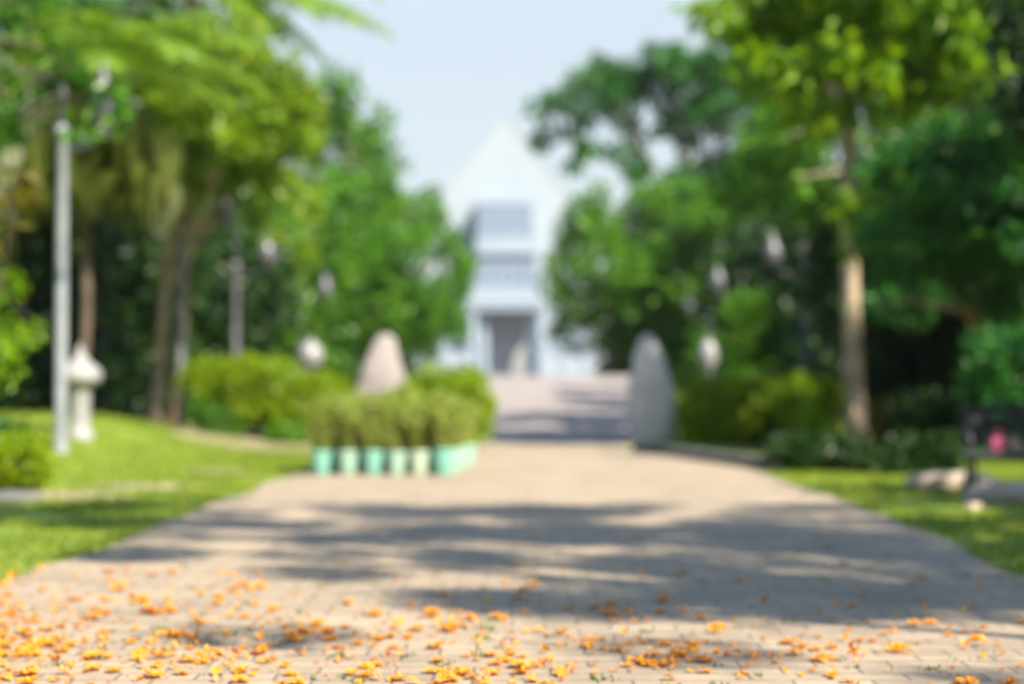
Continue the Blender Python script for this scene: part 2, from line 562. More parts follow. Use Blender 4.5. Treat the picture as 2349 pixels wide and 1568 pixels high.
# ================================================================== BUILDING
WHITE = plain('hazed_render', (.25, .29, .345), (.27, .31, .36), .4, .8, .15)  # distance haze is put into the building colours: bluish walls, softened darks
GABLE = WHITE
WHITE2 = plain('hazed_blue_trim', (.215, .265, .335), (.235, .285, .35), .6, .7, .1)
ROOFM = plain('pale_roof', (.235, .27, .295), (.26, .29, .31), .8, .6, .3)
gl, gln, glp = mat_new('window_glass')
glp.inputs['Base Color'].default_value = (.17, .22, .31, 1); glp.inputs['Roughness'].default_value = .12
GLASS = gl
DARKIN = plain('hazed_porch_interior', (.19, .21, .235), (.23, .25, .275), 1, .8, .1)  # dark porch lightened, haze included in the colour
DOORM = plain('hazed_door_timber', (.20, .21, .22), (.27, .275, .28), 2, .6, .2)

BD = 140.0
def bp(px, py): # facade coordinates
    return gx(px, BD), CAM_H + (887 - py) / KPX * BD
bx, _ = bp(1160, 0)
gz = terrain(bx, BD)
bld = empty('gabled_building', (bx, BD, gz), 'tall hazy white building with steep gable and balconied front at the end of the avenue', 'building')
u = BD / KPX
X = lambda px: (px - 1160) * u
Z = lambda py: CAM_H + (887 - py) * u - gz
hw, ez, az_ = 172 * u, Z(492), Z(272)
m = MB()
prof = [(-hw, -.3), (hw, -.3), (hw, ez + .3), (0, az_ + .25), (-hw, ez + .3)]
m.add([(x, 0, z) for x, z in prof] + [(x, 16, z) for x, z in prof], [(0, 1, 2, 3, 4), (9, 8, 7, 6, 5)] + [(i, i + 5, (i + 1) % 5 + 5, (i + 1) % 5) for i in range(5)])
m.build('wall', WHITE, bld)
m = MB()
for s in (-1, 1):
    e = Vector((s * (hw + .45), 0, ez - .35)); a = Vector((0, 0, az_ + .05))
    n = Vector((s * (a.z - e.z), 0, hw + .45)).normalized() * .3
    q = [e, a, a + Vector((0, 0, .45)), e + n]
    m.add([(p.x, -.05, p.z) for p in q] + [(p.x, 16.9, p.z) for p in q], [(0, 1, 2, 3), (7, 6, 5, 4), (0, 4, 5, 1), (1, 5, 6, 2), (2, 6, 7, 3), (3, 7, 4, 0)])
m.build('roof', ROOFM, bld)
# central bay
bayw = [(1100, 1222, 468, 548), (1088, 1232, 592, 662)]
m = MB()
m.box(((X(1095) + X(1227)) / 2, -1.0, Z(560) / 2 + Z(462) / 2), (X(1227) - X(1095), 1.98, Z(462) - Z(560)))
m.box(((X(1082) + X(1238)) / 2, -1.25, (Z(575) + Z(672)) / 2), (X(1238) - X(1082), 2.46, Z(575) - Z(672) - .06))
m.build('central_bay', WHITE2, bld)
for (x0, x1, y0, y1), dep in zip(bayw, (-2.0, -2.5)):
    f = MB()
    fw, fh = X(x1) - X(x0) - .3, Z(y0) - Z(y1) - .3
    cx, cz = (X(x0) + X(x1)) / 2, (Z(y0) + Z(y1)) / 2
    nm = 6
    for i in range(nm + 1):
        f.box((cx - fw / 2 + fw * i / nm, dep - .10, cz), (.14, .18, fh))
    for zz in (-.5, .12, .5):
        f.box((cx, dep - .09, cz + zz * fh), (fw + .14, .15, .13))
    fo = f.build('window', WHITE2, bld)
    MB().box((cx, dep - .03, cz), (fw - .05, .05, fh - .05)).build('pane', GLASS, fo)
# balconies
for (x0, x1, y0, y1, dep) in ((1092, 1230, 550, 590, 3.0), (1066, 1246, 664, 703, 4.0)):
    f = MB()
    f.box(((X(x0) + X(x1)) / 2, -dep / 2 - .02, Z(y1) + .2), (X(x1) - X(x0), dep, .4), bev=.06)
    bo = f.build('balcony', WHITE2, bld)
    r = MB()
    w_, h_ = X(x1) - X(x0) - .2, Z(y0) - Z(y1) - .42
    r.box(((X(x0) + X(x1)) / 2, -dep + .12, Z(y1) + .41 + h_ / 2), (w_, .14, h_))
    for s in (-1, 1):
        r.box(((X(x0) + X(x1)) / 2 + s * (w_ / 2 - .07), -dep / 2 + .1, Z(y1) + .41 + h_ / 2), (.14, dep - .35, h_))
    r.box(((X(x0) + X(x1)) / 2, -dep + .12, Z(y0) + .05), (w_ + .1, .26, .1))
    r.build('parapet', WHITE2, bo)
# porch
m = MB()
m.box((0, -2.1, Z(711)), (X(1250) - X(1070), 4.1, .35), bev=.05)
m.build('porch_slab', WHITE2, bld)
for px in (1086, 1110, 1216, 1238):
    m = MB()
    h = Z(716)
    m.lathe([(.55, 0), (.55, .3), (.40, .38), (.36, h - .5), (.5, h - .35), (.5, h - .12)], (X(px), -3.5 if px in (1086, 1238) else -2.6, 0), 16)
    m.build('column', WHITE2, bld, True)
m = MB(); m.box((X(1163), -.06, Z(748)), (X(1212) - X(1114), .1, Z(716) - Z(782))); m.build('porch_opening', DARKIN, bld)
dr = MB().box((X(1178), -.10, Z(832)), (X(1206) - X(1152), .12, Z(784) - Z(878))).build('door', DOORM, bld)
MB().box((X(1178), -.17, Z(832)), (.08, .02, Z(784) - Z(878))).build('meeting_stile', WHITE2, dr)
MB().box((X(1173), -.20, Z(850)), (.06, .08, .6)).build('door_handle', WHITE2, dr)
m = MB()
for i in range(4):
    m.box((X(1165), -3.4 - .5 * i, .36 - .12 * i - .0), (5.2 + .3 * i, .5 - .004, .72 - .24 * i + .0))
m.build('front_steps', CONC_SHADED, bld)
# side windows on the flanking walls (seen low beneath the crowns)
for px in (1005, 1040, 1285, 1320):
    f = MB()
    for zz in (0, 1): f.box((X(px), -.08, 2.2 + zz * 3.0), (.9, .14, .12))
    for xx in (-.45, .45): f.box((X(px) + xx, -.08, 3.7), (.12, .16, 3.1))
    fo = f.build('window', WHITE2, bld)
    MB().box((X(px), -.03, 3.7), (.8, .04, 2.9)).build('pane', GLASS, fo)

# low pale garden walls in front of the building
for x0, x1, lab in ((960, 1082, 'low pale blue-white garden wall left of the building steps'), (1246, 1345, 'low pale blue-white garden wall right of the building steps')):
    d = 104.0
    a, b = gx(x0, d), gx(x1, d)
    t = empty('garden_wall', ((a + b) / 2, d, terrain(0, d)), lab, 'wall')
    m = MB(); m.box((0, 0, .85), (b - a, .3, 1.9)); m.build('wall_panel', WHITE, t)
    m = MB(); m.box((0, 0, 1.85), (b - a + .2, .46, .14), bev=.03); m.build('coping', WHITE2, t)
    for i in range(3):
        m = MB(); m.box((-(b - a) / 2 + (b - a) * i / 2, -.0, 1.12), (.5, .5, 2.24)); m.lathe([(.05, 0), (.22, .1), (.26, .26), (.2, .42), (.04, .52)], (-(b - a) / 2 + (b - a) * i / 2, 0, 2.24), 12)
        m.build('pillar', WHITE2, t)

# ---- air
hm = bpy.data.materials.new('haze')
hm.use_nodes = True
hn = hm.node_tree
hn.nodes.remove(hn.nodes['Principled BSDF'])
pv = hn.nodes.new('ShaderNodeVolumePrincipled')
pv.inputs['Color'].default_value = (.93, .96, 1, 1)
pv.inputs['Density'].default_value = .00022
pv.inputs['Anisotropy'].default_value = .2
hn.links.new(pv.outputs[0], hn.nodes['Material Output'].inputs['Volume'])
hz = MB().box((0, 720, 16.5), (1900, 1600, 35)).build('haze', hm)
hz['kind'] = 'stuff'

# ================================================================== STONES
def rock(name, label, cat, prof, loc, mat, seed, rz=0, group=None, flat=.7, n=30, amp=.12):
    """standing or lying stone: prof = [(z, x_left, x_right)] outline, depth = flat * width"""
    vs, fs = [], []
    for i, (z, xl, xr) in enumerate(prof):
        c, rx = (xl + xr) / 2, (xr - xl) / 2
        for j in range(n):
            a = 2 * math.pi * j / n
            cx_, sy_ = math.cos(a), math.sin(a)
            p = Vector((c + rx * math.copysign(abs(cx_) ** .8, cx_), rx * flat * math.copysign(abs(sy_) ** .8, sy_), z))
            k = 1 + amp * noise.noise(p * 2.3 + Vector((seed, 0, 0))) * 1.5 + amp * .6 * noise.noise(p * 6 + Vector((seed, 3, 0)))
            vs.append((c + (p.x - c) * k, p.y * k, z + amp * .25 * noise.noise(p * 3 + Vector((0, seed, 0)))))
    for i in range(len(prof) - 1):
        for j in range(n):
            fs.append((i * n + j, i * n + (j + 1) % n, (i + 1) * n + (j + 1) % n, (i + 1) * n + j))
    fs.append(tuple(reversed(range(n))))
    fs.append(tuple((len(prof) - 1) * n + j for j in range(n)))
    me = bpy.data.meshes.new(name)
    me.from_pydata(vs, [], fs)
    me.polygons.foreach_set('use_smooth', [True] * len(fs))
    o = link_mesh(name, me, mat)
    o.location = loc
    o.rotation_euler = (0, 0, rz)
    return meta(o, label, cat, group)

def refine(prof, k=4):
    out = []
    for (a, b) in zip(prof, prof[1:]):
        for i in range(k):
            t = i / k
            out.append(tuple(a[q] + (b[q] - a[q]) * t for q in range(3)))
    out.append(prof[-1])
    return out
d = 27.0; k = d / KPX
zb = CAM_H + (887 - 1015) * k
pl = [(1015, 782, 940), (930, 803, 932), (860, 826, 924), (805, 846, 914), (778, 859, 904), (766, 872, 893)]
rock('standing_stone', 'tall pinkish grey standing stone with rounded top behind the potted shrubs, left of the ramp', 'standing stone',
     refine([(CAM_H + (887 - py) * k - zb, (a - 868) * k, (b - 868) * k) for py, a, b in pl]), (gx(868, d), d, zb), STONE, 1.0, flat=.6)
d = 26.2; k = d / KPX
zb = CAM_H + (887 - 1022) * k
pr = [(1022, 1440, 1556), (940, 1436, 1554), (870, 1440, 1538), (815, 1452, 1521), (785, 1464, 1509), (769, 1477, 1499)]
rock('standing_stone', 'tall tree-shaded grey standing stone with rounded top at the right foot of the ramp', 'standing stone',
     refine([(CAM_H + (887 - py) * k - zb, (a - 1490) * k, (b - 1490) * k) for py, a, b in pr]), (gx(1490, d), d, zb), STONE_LIFT, 5.0, flat=.6)

def flat_rock(label, x, y, L, W, H, mat, seed, rz=0):
    prof = refine([(-.05, -L * .48, L * .48), (H * .4, -L * .52, L * .5), (H * .8, -L * .47, L * .46), (H, -L * .34, L * .30)], 2)
    return rock('flat_rock', label, 'rock', prof, (x, y, terrain(x, y)), mat, seed, rz, None, W / L, 24, .12)
flat_rock('flat grey-brown rock at the foot of the dark hedge, left of the larger tan rock', gx(2180, 14.4), 14.4, .8, .4, .13, ROCK, 2.0)
flat_rock('large flat tan rock in front of the dark bench at the right edge', gx(2340, 12.9), 12.6, 1.05, .45, .15, ROCK, 9.0, .1)
flat_rock('small sunlit tan rock half sunk in the grass in front of the large flat rock', gx(2225, 12.1), 12.05, .13, .12, .035, ROCK, 14.0, .4)
flat_rock('low grey rock at the left edge below the clipped hedge', gx(10, 12.8), 12.8, .5, .35, .06, CONC_SHADED, 21.0, .1)

# kerb
kb = MB()
A, B = Vector((2.64, 17.15, 0)), Vector((1.58, 22.6, 0))
nk = 6
t = empty('stone_kerb', (A.x, A.y, terrain(A.x, A.y)), 'low grey stone kerb along the right edge of the paving before the ramp', 'kerb')
dirv = (B - A).normalized()
ang = math.atan2(dirv.y, dirv.x)
for i in range(nk):
    c = A.lerp(B, (i + .5) / nk)
    m = MB(); m.box((0, 0, 0), ((B - A).length / nk - .012, .14, .15), 0, .018)
    o = m.build('kerb_block', CONC_SHADED, t)
    o.location = (c.x - A.x + .08, c.y - A.y, .05)
    o.rotation_euler = (0, 0, ang)

# ================================================================== LAMPS
POSTM = plain('weathered_white_paint', (.15, .175, .21), (.31, .33, .355), 3.5, .55, .25)
POSTG = plain('grey_post_paint', (.09, .095, .105), (.17, .175, .19), 3, .5, .2)
IRON = plain('dark_iron', (.03, .035, .04), (.06, .065, .07), 8, .5, .2)
gmk, gkn, gkp = mat_new('milky_glass')
gkp.inputs['Base Color'].default_value = (.26, .26, .275, 1); gkp.inputs['Roughness'].default_value = .25
gkp.inputs['Subsurface Weight'].default_value = .25; gkp.inputs['Subsurface Radius'].default_value = (.05, .05, .05)
MILK = gmk

FROST_SHADED = plain('frosted_lantern_shaded', (.085, .085, .10), (.115, .115, .13), 4, .3, .05)  # kept dark: the shade on the avenue lanterns is in this colour

def lamppost(x, y, side, arm, h, r, mat, label, z=None, lant=1.0, group='avenue lampposts'):
    t = empty('lamppost', (x, y, terrain(x, y) if z is None else z), label, 'lamppost', group)
    MB().lathe([(r * 1.45, -.05), (r * 1.45, .05), (r * 1.2, .08), (r * 1.1, .20)], n=16).build('base', mat, t, True)
    MB().lathe([(r, .2), (r * .96, h * .5), (r * .9, h - .14), (r * 1.15, h - .12), (r * 1.15, h - .04), (r * .9, h)], n=18).build('post', mat, t, True)
    MB().lathe([(r * .5, h - .01), (r * .42, h + .25), (r * .75, h + .28), (r * .75, h + .33), (r * .2, h + .40), (.004, h + .5)], n=14).build('finial', IRON, t, True)
    pts = []
    for i in range(9):
        s = i / 8
        pts.append((side * arm * s, 0, h - .16 - .11 * math.sin(math.pi * min(1, s * 1.15)) + .06 * s))
    MB().tube(pts, .026, 8).build('arm', IRON, t, True)
    lz = pts[-1][2]
    L = MB().lathe([(.07 * lant, .04), (.13 * lant, .10), (.175 * lant, .20 * 1), (.18 * lant, .30), (.145 * lant, .42), (.09 * lant, .52)], (side * arm, 0, lz), 18).build('lantern', FROST_SHADED, t, True)
    MB().lathe([(.045, -.04), (.085, 0), (.085, .037)], (side * arm, 0, lz), 14).build('socket', IRON, L, True)
    MB().lathe([(.092 * lant, .522), (.06 * lant, .60), (.022, .66), (.022, .70), (.003, .78)], (side * arm, 0, lz), 14).build('lantern_cap', POSTG, L, True)
    return t

y0 = 17.5
lamppost(gx(140, y0), y0, 1, .42, 3.42, .06, POSTM, 'white painted lamppost nearest at the left, rising into the palm fronds', z=CAM_H - 163 * y0 / KPX, lant=.7)
for px, d_, side, arm, lab in (
        (415, 27.6, 1, .70, 'grey lamppost behind the mound crest, its lantern the largest of the left row'),
        (540, 33.8, 1, .62, 'grey lamppost above the yellow-green hedge, its lantern second in the left row'),
        (688, 46.0, 1, .68, 'grey lamppost beyond the white garden lamp, its lantern farthest in the left row')):
    lamppost(gx(px, d_), d_, side, arm, 3.32, .07, POSTG, lab, z=.0 if d_ > 30 else None)
POSTB = plain('blue_grey_paint', (.055, .075, .10), (.10, .125, .16), 3, .5, .2)
for px, d_, arm, lab in (
        (1845, 34.0, .62, 'dark lamppost beside the pale tree trunk, its lantern nearest in the right row'),
        (1703, 43.0, .62, 'slim lamppost lost in leaves, its lantern second in the right row'),
        (1626, 56.0, .64, 'slim lamppost lost in leaves, its lantern farthest and lowest in the right row')):
    lamppost(gx(px, d_), d_, -1, arm, 3.32, .07, POSTB, lab, z=0.0)

# stone lantern on the mound
LANT = plain('white_cement', (.225, .225, .23), (.30, .295, .295), 5, .75, .35)
d = 19.0; x = gx(184, d)
t = empty('garden_lantern', (x, d, terrain(x, d)), 'white cement garden lantern with pointed mushroom cap, behind the white lamppost', 'garden lantern')
MB().lathe([(.15, -.06), (.15, .06), (.115, .10), (.105, .14), (.118, .54), (.135, .58)], n=22).build('pedestal', LANT, t, True)
c = MB().lathe([(.12, .581), (.20, .60), (.235, .65), (.24, .72), (.20, .78), (.13, .83), (.085, .88)], n=26).build('cap', LANT, t, True)
MB().lathe([(.083, .881), (.06, .92), (.04, .96), (.05, .975), (.02, 1.01), (.004, 1.05)], n=16).build('finial', LANT, c, True)

def garden_lamp(px, py, d_, lab, rz, rr):
    c = at(px, py, d_)
    z = terrain(c.x, d_)
    t = empty('garden_lamp', (c.x, d_, z), lab, 'garden lamp', 'white globe garden lamps')
    h = c.z - z
    MB().lathe([(.11, -.05), (.11, .08), (.06, .12), (.05, h - rz - .05), (.09, h - rz - .03), (.09, h - rz + .02)], n=14).build('post', POSTG, t, True)
    prof = [(max(.01, rr * math.sin(math.pi * i / 12)), h - rz * math.cos(math.pi * i / 12)) for i in range(13)]
    g_ = MB().lathe(prof, n=20).build('globe', MILK, t, True)
    MB().lathe([(.05, h + rz * .96), (.06, h + rz + .02), (.01, h + rz + .06)], n=12).build('cap', LANT, g_, True)
garden_lamp(712, 815, 30.0, 'white round globe lamp above the left hedge beside the standing stone', .25, .22)
garden_lamp(1625, 815, 30.0, 'white oval globe lamp among the dark trees right of the right standing stone', .28, .17)
# ================================================================== BENCH + BAG
SLAT = plain('shade_darkened_slat', (.014, .013, .014), (.03, .028, .028), 6, .6, .3)  # slats darkened in place of shade over the bench
SEAT = plain('worn_seat_shaded', (.10, .09, .10), (.17, .155, .165), 6, .5, .3)  # grey seat, with the bench's shade darkened into it too
d = 13.0
bxp = gx(2325, d)
zb = terrain(bxp, d)
t = empty('park_bench', (bxp, d, zb), 'dark park bench with a worn grey seat in the shade at the right edge', 'bench', rz=-.12)
t.scale = (.78, .78, .78)
m = MB()
for i in range(4): m.box((0, -.18 + .11 * i, .44), (.95, .095, .035), 0, .008)
m.build('seat', SEAT, t)
m = MB()
for i in range(4): m.box((0, .24 + .02 * i, .56 + .10 * i), (.95, .03, .08), 0, .006)
m.build('backrest', SLAT, t)
for s in (-1, 1):
    m = MB(); m.tube([(s * .42, -.24, -.02), (s * .40, -.19, .25), (s * .41, -.16, .42)], [.028, .022, .026], 8); m.build('leg', IRON, t, True)
    m = MB(); m.tube([(s * .42, .28, -.02), (s * .41, .21, .25), (s * .41, .22, .45), (s * .41, .31, .92)], [.028, .022, .024, .018], 8); m.build('leg', IRON, t, True)
    m = MB(); m.tube([(s * .45, .27, .66), (s * .45, .0, .665), (s * .45, -.2, .64), (s * .45, -.24, .56), (s * .44, -.19, .45)], .018, 8); m.build('armrest', IRON, t, True)
PINK = plain('pink_cloth', (.42, .05, .17), (.52, .10, .17), 7, .7, .5)
CREAM = plain('beige_cloth', (.30, .22, .13), (.38, .29, .17), 7, .75, .5)
def bag(name, label, x, y, z, sx, sy, sz, mat, seed):
    t = empty(name, (x, y, z), label, 'bag')
    prof = []
    vs, fs = [], []
    n, mrow = 18, 9
    for i in range(mrow):
        q = i / (mrow - 1)
        zz = sz * q
        wdt = (.85 + .35 * math.sin(math.pi * min(1, q * 1.1))) * (1 - .45 * q ** 3)
        for j in range(n):
            a = 2 * math.pi * j / n
            p = Vector((sx * wdt * math.cos(a), sy * wdt * math.sin(a) * (1 - .5 * q), zz))
            kk = 1 + .14 * noise.noise(p * 14 + Vector((seed, 0, 0)))
            vs.append((p.x * kk, p.y * kk, p.z))
    for i in range(mrow - 1):
        for j in range(n):
            fs.append((i * n + j, i * n + (j + 1) % n, (i + 1) * n + (j + 1) % n, (i + 1) * n + j))
    fs += [tuple(reversed(range(n))), tuple((mrow - 1) * n + j for j in range(n))]
    MB().add(vs, fs).build('body', mat, t, True)
    MB().tube([(-sx * .5, 0, sz * .95), (-sx * .4, 0, sz * 1.3), (0, 0, sz * 1.45), (sx * .4, 0, sz * 1.3), (sx * .5, 0, sz * .95)], .008, 6).build('handle', mat, t, True)
bag('pink_bag', 'bright pink cloth bag on the grey bench seat at the right edge', gx(2285, 12.95), 12.92, zb + .359, .06, .045, .115, PINK, 3)
bag('beige_bag', 'small beige cloth bag beside the pink bag on the bench', gx(2325, 12.95), 12.92, zb + .359, .055, .045, .085, CREAM, 8)

# ================================================================== POTTED SHRUBS
TEAL = plain('teal_pot', (.15, .40, .325), (.21, .46, .38), 6, .5, .2)
PALE = plain('pale_green_pot', (.25, .43, .35), (.33, .49, .41), 6, .55, .25)
WPOT = plain('whitish_pot', (.36, .47, .37), (.44, .53, .43), 6, .55, .25)
SOIL = plain('pot_soil', (.06, .04, .03), (.12, .08, .06), 10, .95, .5)
def pot_proto(mat, seed, h=.62, leafm=L_OLIVE):
    t = empty('potted_shrub', (0, 0, 0), 'x', 'potted plant', 'potted shrubs in rows on the paving')
    pt = MB().lathe([(.068, 0), (.075, .01), (.098, .20), (.108, .205), (.108, .235), (.094, .235), (.090, .19)], n=20).build('pot', mat, t, True)
    MB().lathe([(.091, .188), (.091, .198)], n=16).build('soil', SOIL, t)
    g = np.random.default_rng(seed)
    mb = MB()
    Q = []
    for i in range(18):
        a, sp = g.uniform(0, 2 * math.pi), g.uniform(.02, .235)
        b0 = Vector((.03 * math.cos(a), .03 * math.sin(a), .19))
        e = Vector((sp * math.cos(a), sp * math.sin(a), .235 + h * g.uniform(.72, 1.0) * (1 - .9 * sp * sp * 5)))
        mid = b0.lerp(e, .5) + Vector((math.cos(a), math.sin(a), 0)) * .03
        mb.tube([b0, mid, e], [.006, .005, .002], 5)
        n = 95
        s = g.uniform(.14, 1.02, n)[:, None]
        P = (1 - s) ** 2 * np.array(b0) + 2 * s * (1 - s) * np.array(mid) + s ** 2 * np.array(e)
        P += g.normal(size=(n, 3)) * .012
        ax = g.normal(size=(n, 3)) * .8; ax[:, 2] += .75
        Q.append(leaf_quads(P, ax, g.normal(size=(n, 3)), g.uniform(.04, .09, n), np.full(n, .019)))
    mb.build('stems', STEM, t, True)
    link_mesh('foliage', quads_mesh('foliage', np.concatenate(Q)), leafm, t)
    return t
protos = [pot_proto(mt, 30 + i, .47 + .04 * (i % 3)) for i, mt in enumerate((TEAL, PALE, TEAL, WPOT))]
used = set()
front = [(738, 0), (795, 1), (852, 2), (908, 1), (963, 3), (1017, 0)]
names = ['teal potted shrub at the left end of the front row', 'pale green potted shrub second from the left end of the front row',
         'teal potted shrub third from the left in the front row', 'pale green potted shrub fourth from the left in the front row',
         'whitish potted shrub just left of the right end of the front row', 'teal potted shrub at the right corner of the front row']
rows = 7
for r in range(rows):
    for ci, (px, kind) in enumerate(front):
        y = 16.45 + .36 * r + random.uniform(-.03, .03)
        x = gx(px, 16.45) + .032 * r + (.11 if r % 2 and ci < 5 else 0) + random.uniform(-.015, .015)
        kk = kind if r == 0 else random.choice([0, 1, 1, 3, 2])
        if r == 0: lab = names[ci]
        elif ci == 5: lab = 'potted shrub in the right-hand side row running back from the corner pot'; kk = 1
        else: lab = 'potted shrub behind the front row, only its olive green top showing'
        p = protos[kk]
        if kk not in used:
            used.add(kk)
            p.location = (x, y, .006); p['label'] = lab
            p.rotation_euler = (0, 0, random.uniform(0, 6))
        else:
            dup(p, (x, y, .006), random.uniform(0, 6.28), lab, random.uniform(.93, 1.08))

# ================================================================== SHRUBS / HEDGES
def hedge_row(x0, x1, y, py_top, py_bot, d_, n, br, seed):
    g = random.Random(seed); out = []
    for i in range(n):
        px = x0 + (x1 - x0) * g.random(); py = py_top + (py_bot - py_top) * g.random()
        c = at(px, py, d_ + g.uniform(-.5, .5) * y)
        out.append((tuple(c), br * g.uniform(.7, 1.25)))
    return out
def sh(name, label, cat, x0, x1, p0, p1, d_, n, br, leaf, seed, depth=.8, base_py=None, **k):
    c = gx((x0 + x1) / 2, d_)
    return shrub(name, label, cat, (c, d_, terrain(c, d_)), hedge_row(x0, x1, depth, p0, p1, d_, n, br, seed), leaf, seed=seed, **k)

sh('clipped_shrub', 'bright yellow-green clipped shrub rising just behind the potted shrubs', 'shrub', 925, 1115, 872, 985, 21.3, 60, .17, L_HEDGE, 3, 1.0)
sh('hedge_shrub', 'yellow-green hedge shrub on bare brown stems beside the second lamppost', 'shrub', 440, 580, 845, 935, 26.5, 56, .22, L_HEDGE, 4, 1.0)
sh('hedge_shrub', 'yellow-green hedge shrub on bare brown stems at the middle of the left hedge', 'shrub', 545, 680, 845, 950, 26.3, 56, .22, L_HEDGE, 5, 1.0)
sh('hedge_shrub', 'yellow-green hedge shrub below the white round globe lamp', 'shrub', 640, 780, 872, 985, 26.0, 56, .2, L_HEDGE, 6, 1.0)
sh('low_shrub', 'low green shrub at the foot of the left hedge, left of the pots', 'shrub', 620, 715, 985, 1015, 25.2, 18, .13, L_MID, 7, .6)
sh('low_shrub', 'low olive shrub with bare soil under the left hedge', 'shrub', 450, 560, 935, 985, 25.6, 16, .15, L_UND, 71, .6)
sh('tall_shrub', 'tall mid-green shrub hiding the middle lamppost of the right row', 'shrub', 1680, 1760, 690, 860, 37.0, 46, .34, L_MID, 81, 1.0, ln=.16, wd=.08)
sh('tall_shrub', 'tall mid-green shrub hiding the farthest lamppost of the right row', 'shrub', 1610, 1660, 800, 880, 40.0, 26, .28, L_MID, 82, 1.0, ln=.16, wd=.08)
# right-hand shrubs
sh('border_shrub', 'deep green border shrub hugging the right side of the right standing stone', 'shrub', 1590, 1690, 895, 1010, 25.6, 40, .24, L_HEDGE, 8, 1.2)
sh('border_shrub', 'deep green border shrub below the oval globe lamp', 'shrub', 1690, 1790, 900, 1010, 25.2, 40, .24, L_HEDGE, 9, 1.2)
sh('border_shrub', 'green border shrub left of the pale tree trunk', 'shrub', 1790, 1910, 895, 1010, 24.4, 44, .24, L_HEDGE, 10, 1.2)
sh('croton_shrub', 'small yellow-leaved shrub at the foot of the pale tree trunk', 'shrub', 1840, 1900, 940, 1020, 22.6, 12, .13, L_YEL, 11, .5)
sh('croton_shrub', 'yellow and brown leaved shrub right of the pale tree trunk', 'shrub', 2015, 2110, 935, 1000, 22.0, 20, .16, L_YLEAF, 12, .6, dens=1.6)
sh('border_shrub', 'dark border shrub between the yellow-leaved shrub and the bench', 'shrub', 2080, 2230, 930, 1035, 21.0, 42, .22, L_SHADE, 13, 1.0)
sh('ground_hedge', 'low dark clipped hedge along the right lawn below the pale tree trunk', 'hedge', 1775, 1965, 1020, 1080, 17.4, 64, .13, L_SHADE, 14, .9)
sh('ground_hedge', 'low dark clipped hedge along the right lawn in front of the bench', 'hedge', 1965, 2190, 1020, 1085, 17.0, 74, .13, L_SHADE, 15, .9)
sh('border_shrub', 'dark leafy shrub behind the bench at the right edge', 'shrub', 2240, 2480, 800, 1020, 19.6, 60, .26, L_EMER, 16, 1.0)
# left-edge
sh('clipped_hedge', 'boxy clipped dark green hedge with a sunlit top at the left edge', 'hedge', -190, 92, 1015, 1105, 13.9, 170, .10, L_HEDGE, 17, .7, ln=.06, wd=.035)
sh('low_shrub', 'small dark shrub behind the clipped hedge at the left edge', 'shrub', -10, 75, 990, 1015, 16.0, 12, .12, L_DARK, 18, .4)
# left-edge sapling
bl = [(tuple(at(px, py, 15.0 + random.uniform(-.3, .3))), r) for px, py, r in ((-40, 660, .20), (10, 660, .13), (40, 640, .09), (-30, 760, .24), (20, 790, .15), (60, 770, .10), (95, 752, .07), (-40, 850, .2), (25, 850, .10), (-60, 560, .2))]
tree('sapling', 'bright green leafy sapling with drooping sprays at the left edge', 'sapling', (gx(-20, 15), 15, terrain(gx(-20, 15), 15)), at(-20, 640, 15), .035, bl, L_YEL, BARK_D, .11, .05, 2.0, seed=4, limbs=9, droop=.3)
bl = [(tuple(at(px, py, 14.0)), r) for px, py, r in ((15, 430, .13), (-20, 470, .15), (35, 400, .08), (0, 520, .13), (-60, 420, .2))]
tree('croton_tree', 'yellow-leaved slender plant reaching in at the left edge above the sapling', 'plant', (gx(-75, 14), 14, terrain(gx(-75, 14), 14)), at(-40, 480, 14), .03, bl, L_YLEAF, BARK_D, .28, .06, 1.3, seed=5, limbs=5, droop=.5)

# ================================================================== PALMS
def frond_mesh(root, az, el0, L, drop, seed, leaflet=.55, wd=.035, hang=.6, np_=46):
    g = np.random.default_rng(seed)
    pts = []
    p = Vector(root); e = el0
    n = 14
    for i in range(n):
        pts.append(p.copy())
        dv = Vector((math.cos(az) * math.cos(e), math.sin(az) * math.cos(e), math.sin(e)))
        p = p + dv * (L / (n - 1))
        e -= drop / (n - 1) * (.5 + 1.0 * i / n)
    rach = MB().tube(pts, [.026 * (1 - .85 * i / (n - 1)) + .003 for i in range(n)], 6)
    C, A, N, LN = [], [], [], []
    for k in range(np_):
        s = .12 + .88 * k / (np_ - 1)
        f = s * (n - 1); i = min(int(f), n - 2); tt = f - i
        q = pts[i].lerp(pts[i + 1], tt)
        tg = (pts[i + 1] - pts[i]).normalized()
        sd_ = tg.cross(Vector((0, 0, 1))).normalized()
        for sg in (-1, 1):
            ax = sd_ * sg * (.8) + tg * .55 + Vector((0, 0, -hang)) + Vector(g.normal(size=3) * .10)
            C.append(q); A.append(ax); N.append(tg.cross(ax) * sg + Vector((0, 0, .6)))
            LN.append(leaflet * (math.sin(math.pi * (.12 + .80 * s)) ** .6) * g.uniform(.85, 1.1))
    V = leaf_quads(np.array(C), np.array(A), np.array(N), np.array(LN), np.full(len(C), wd))
    return rach, V

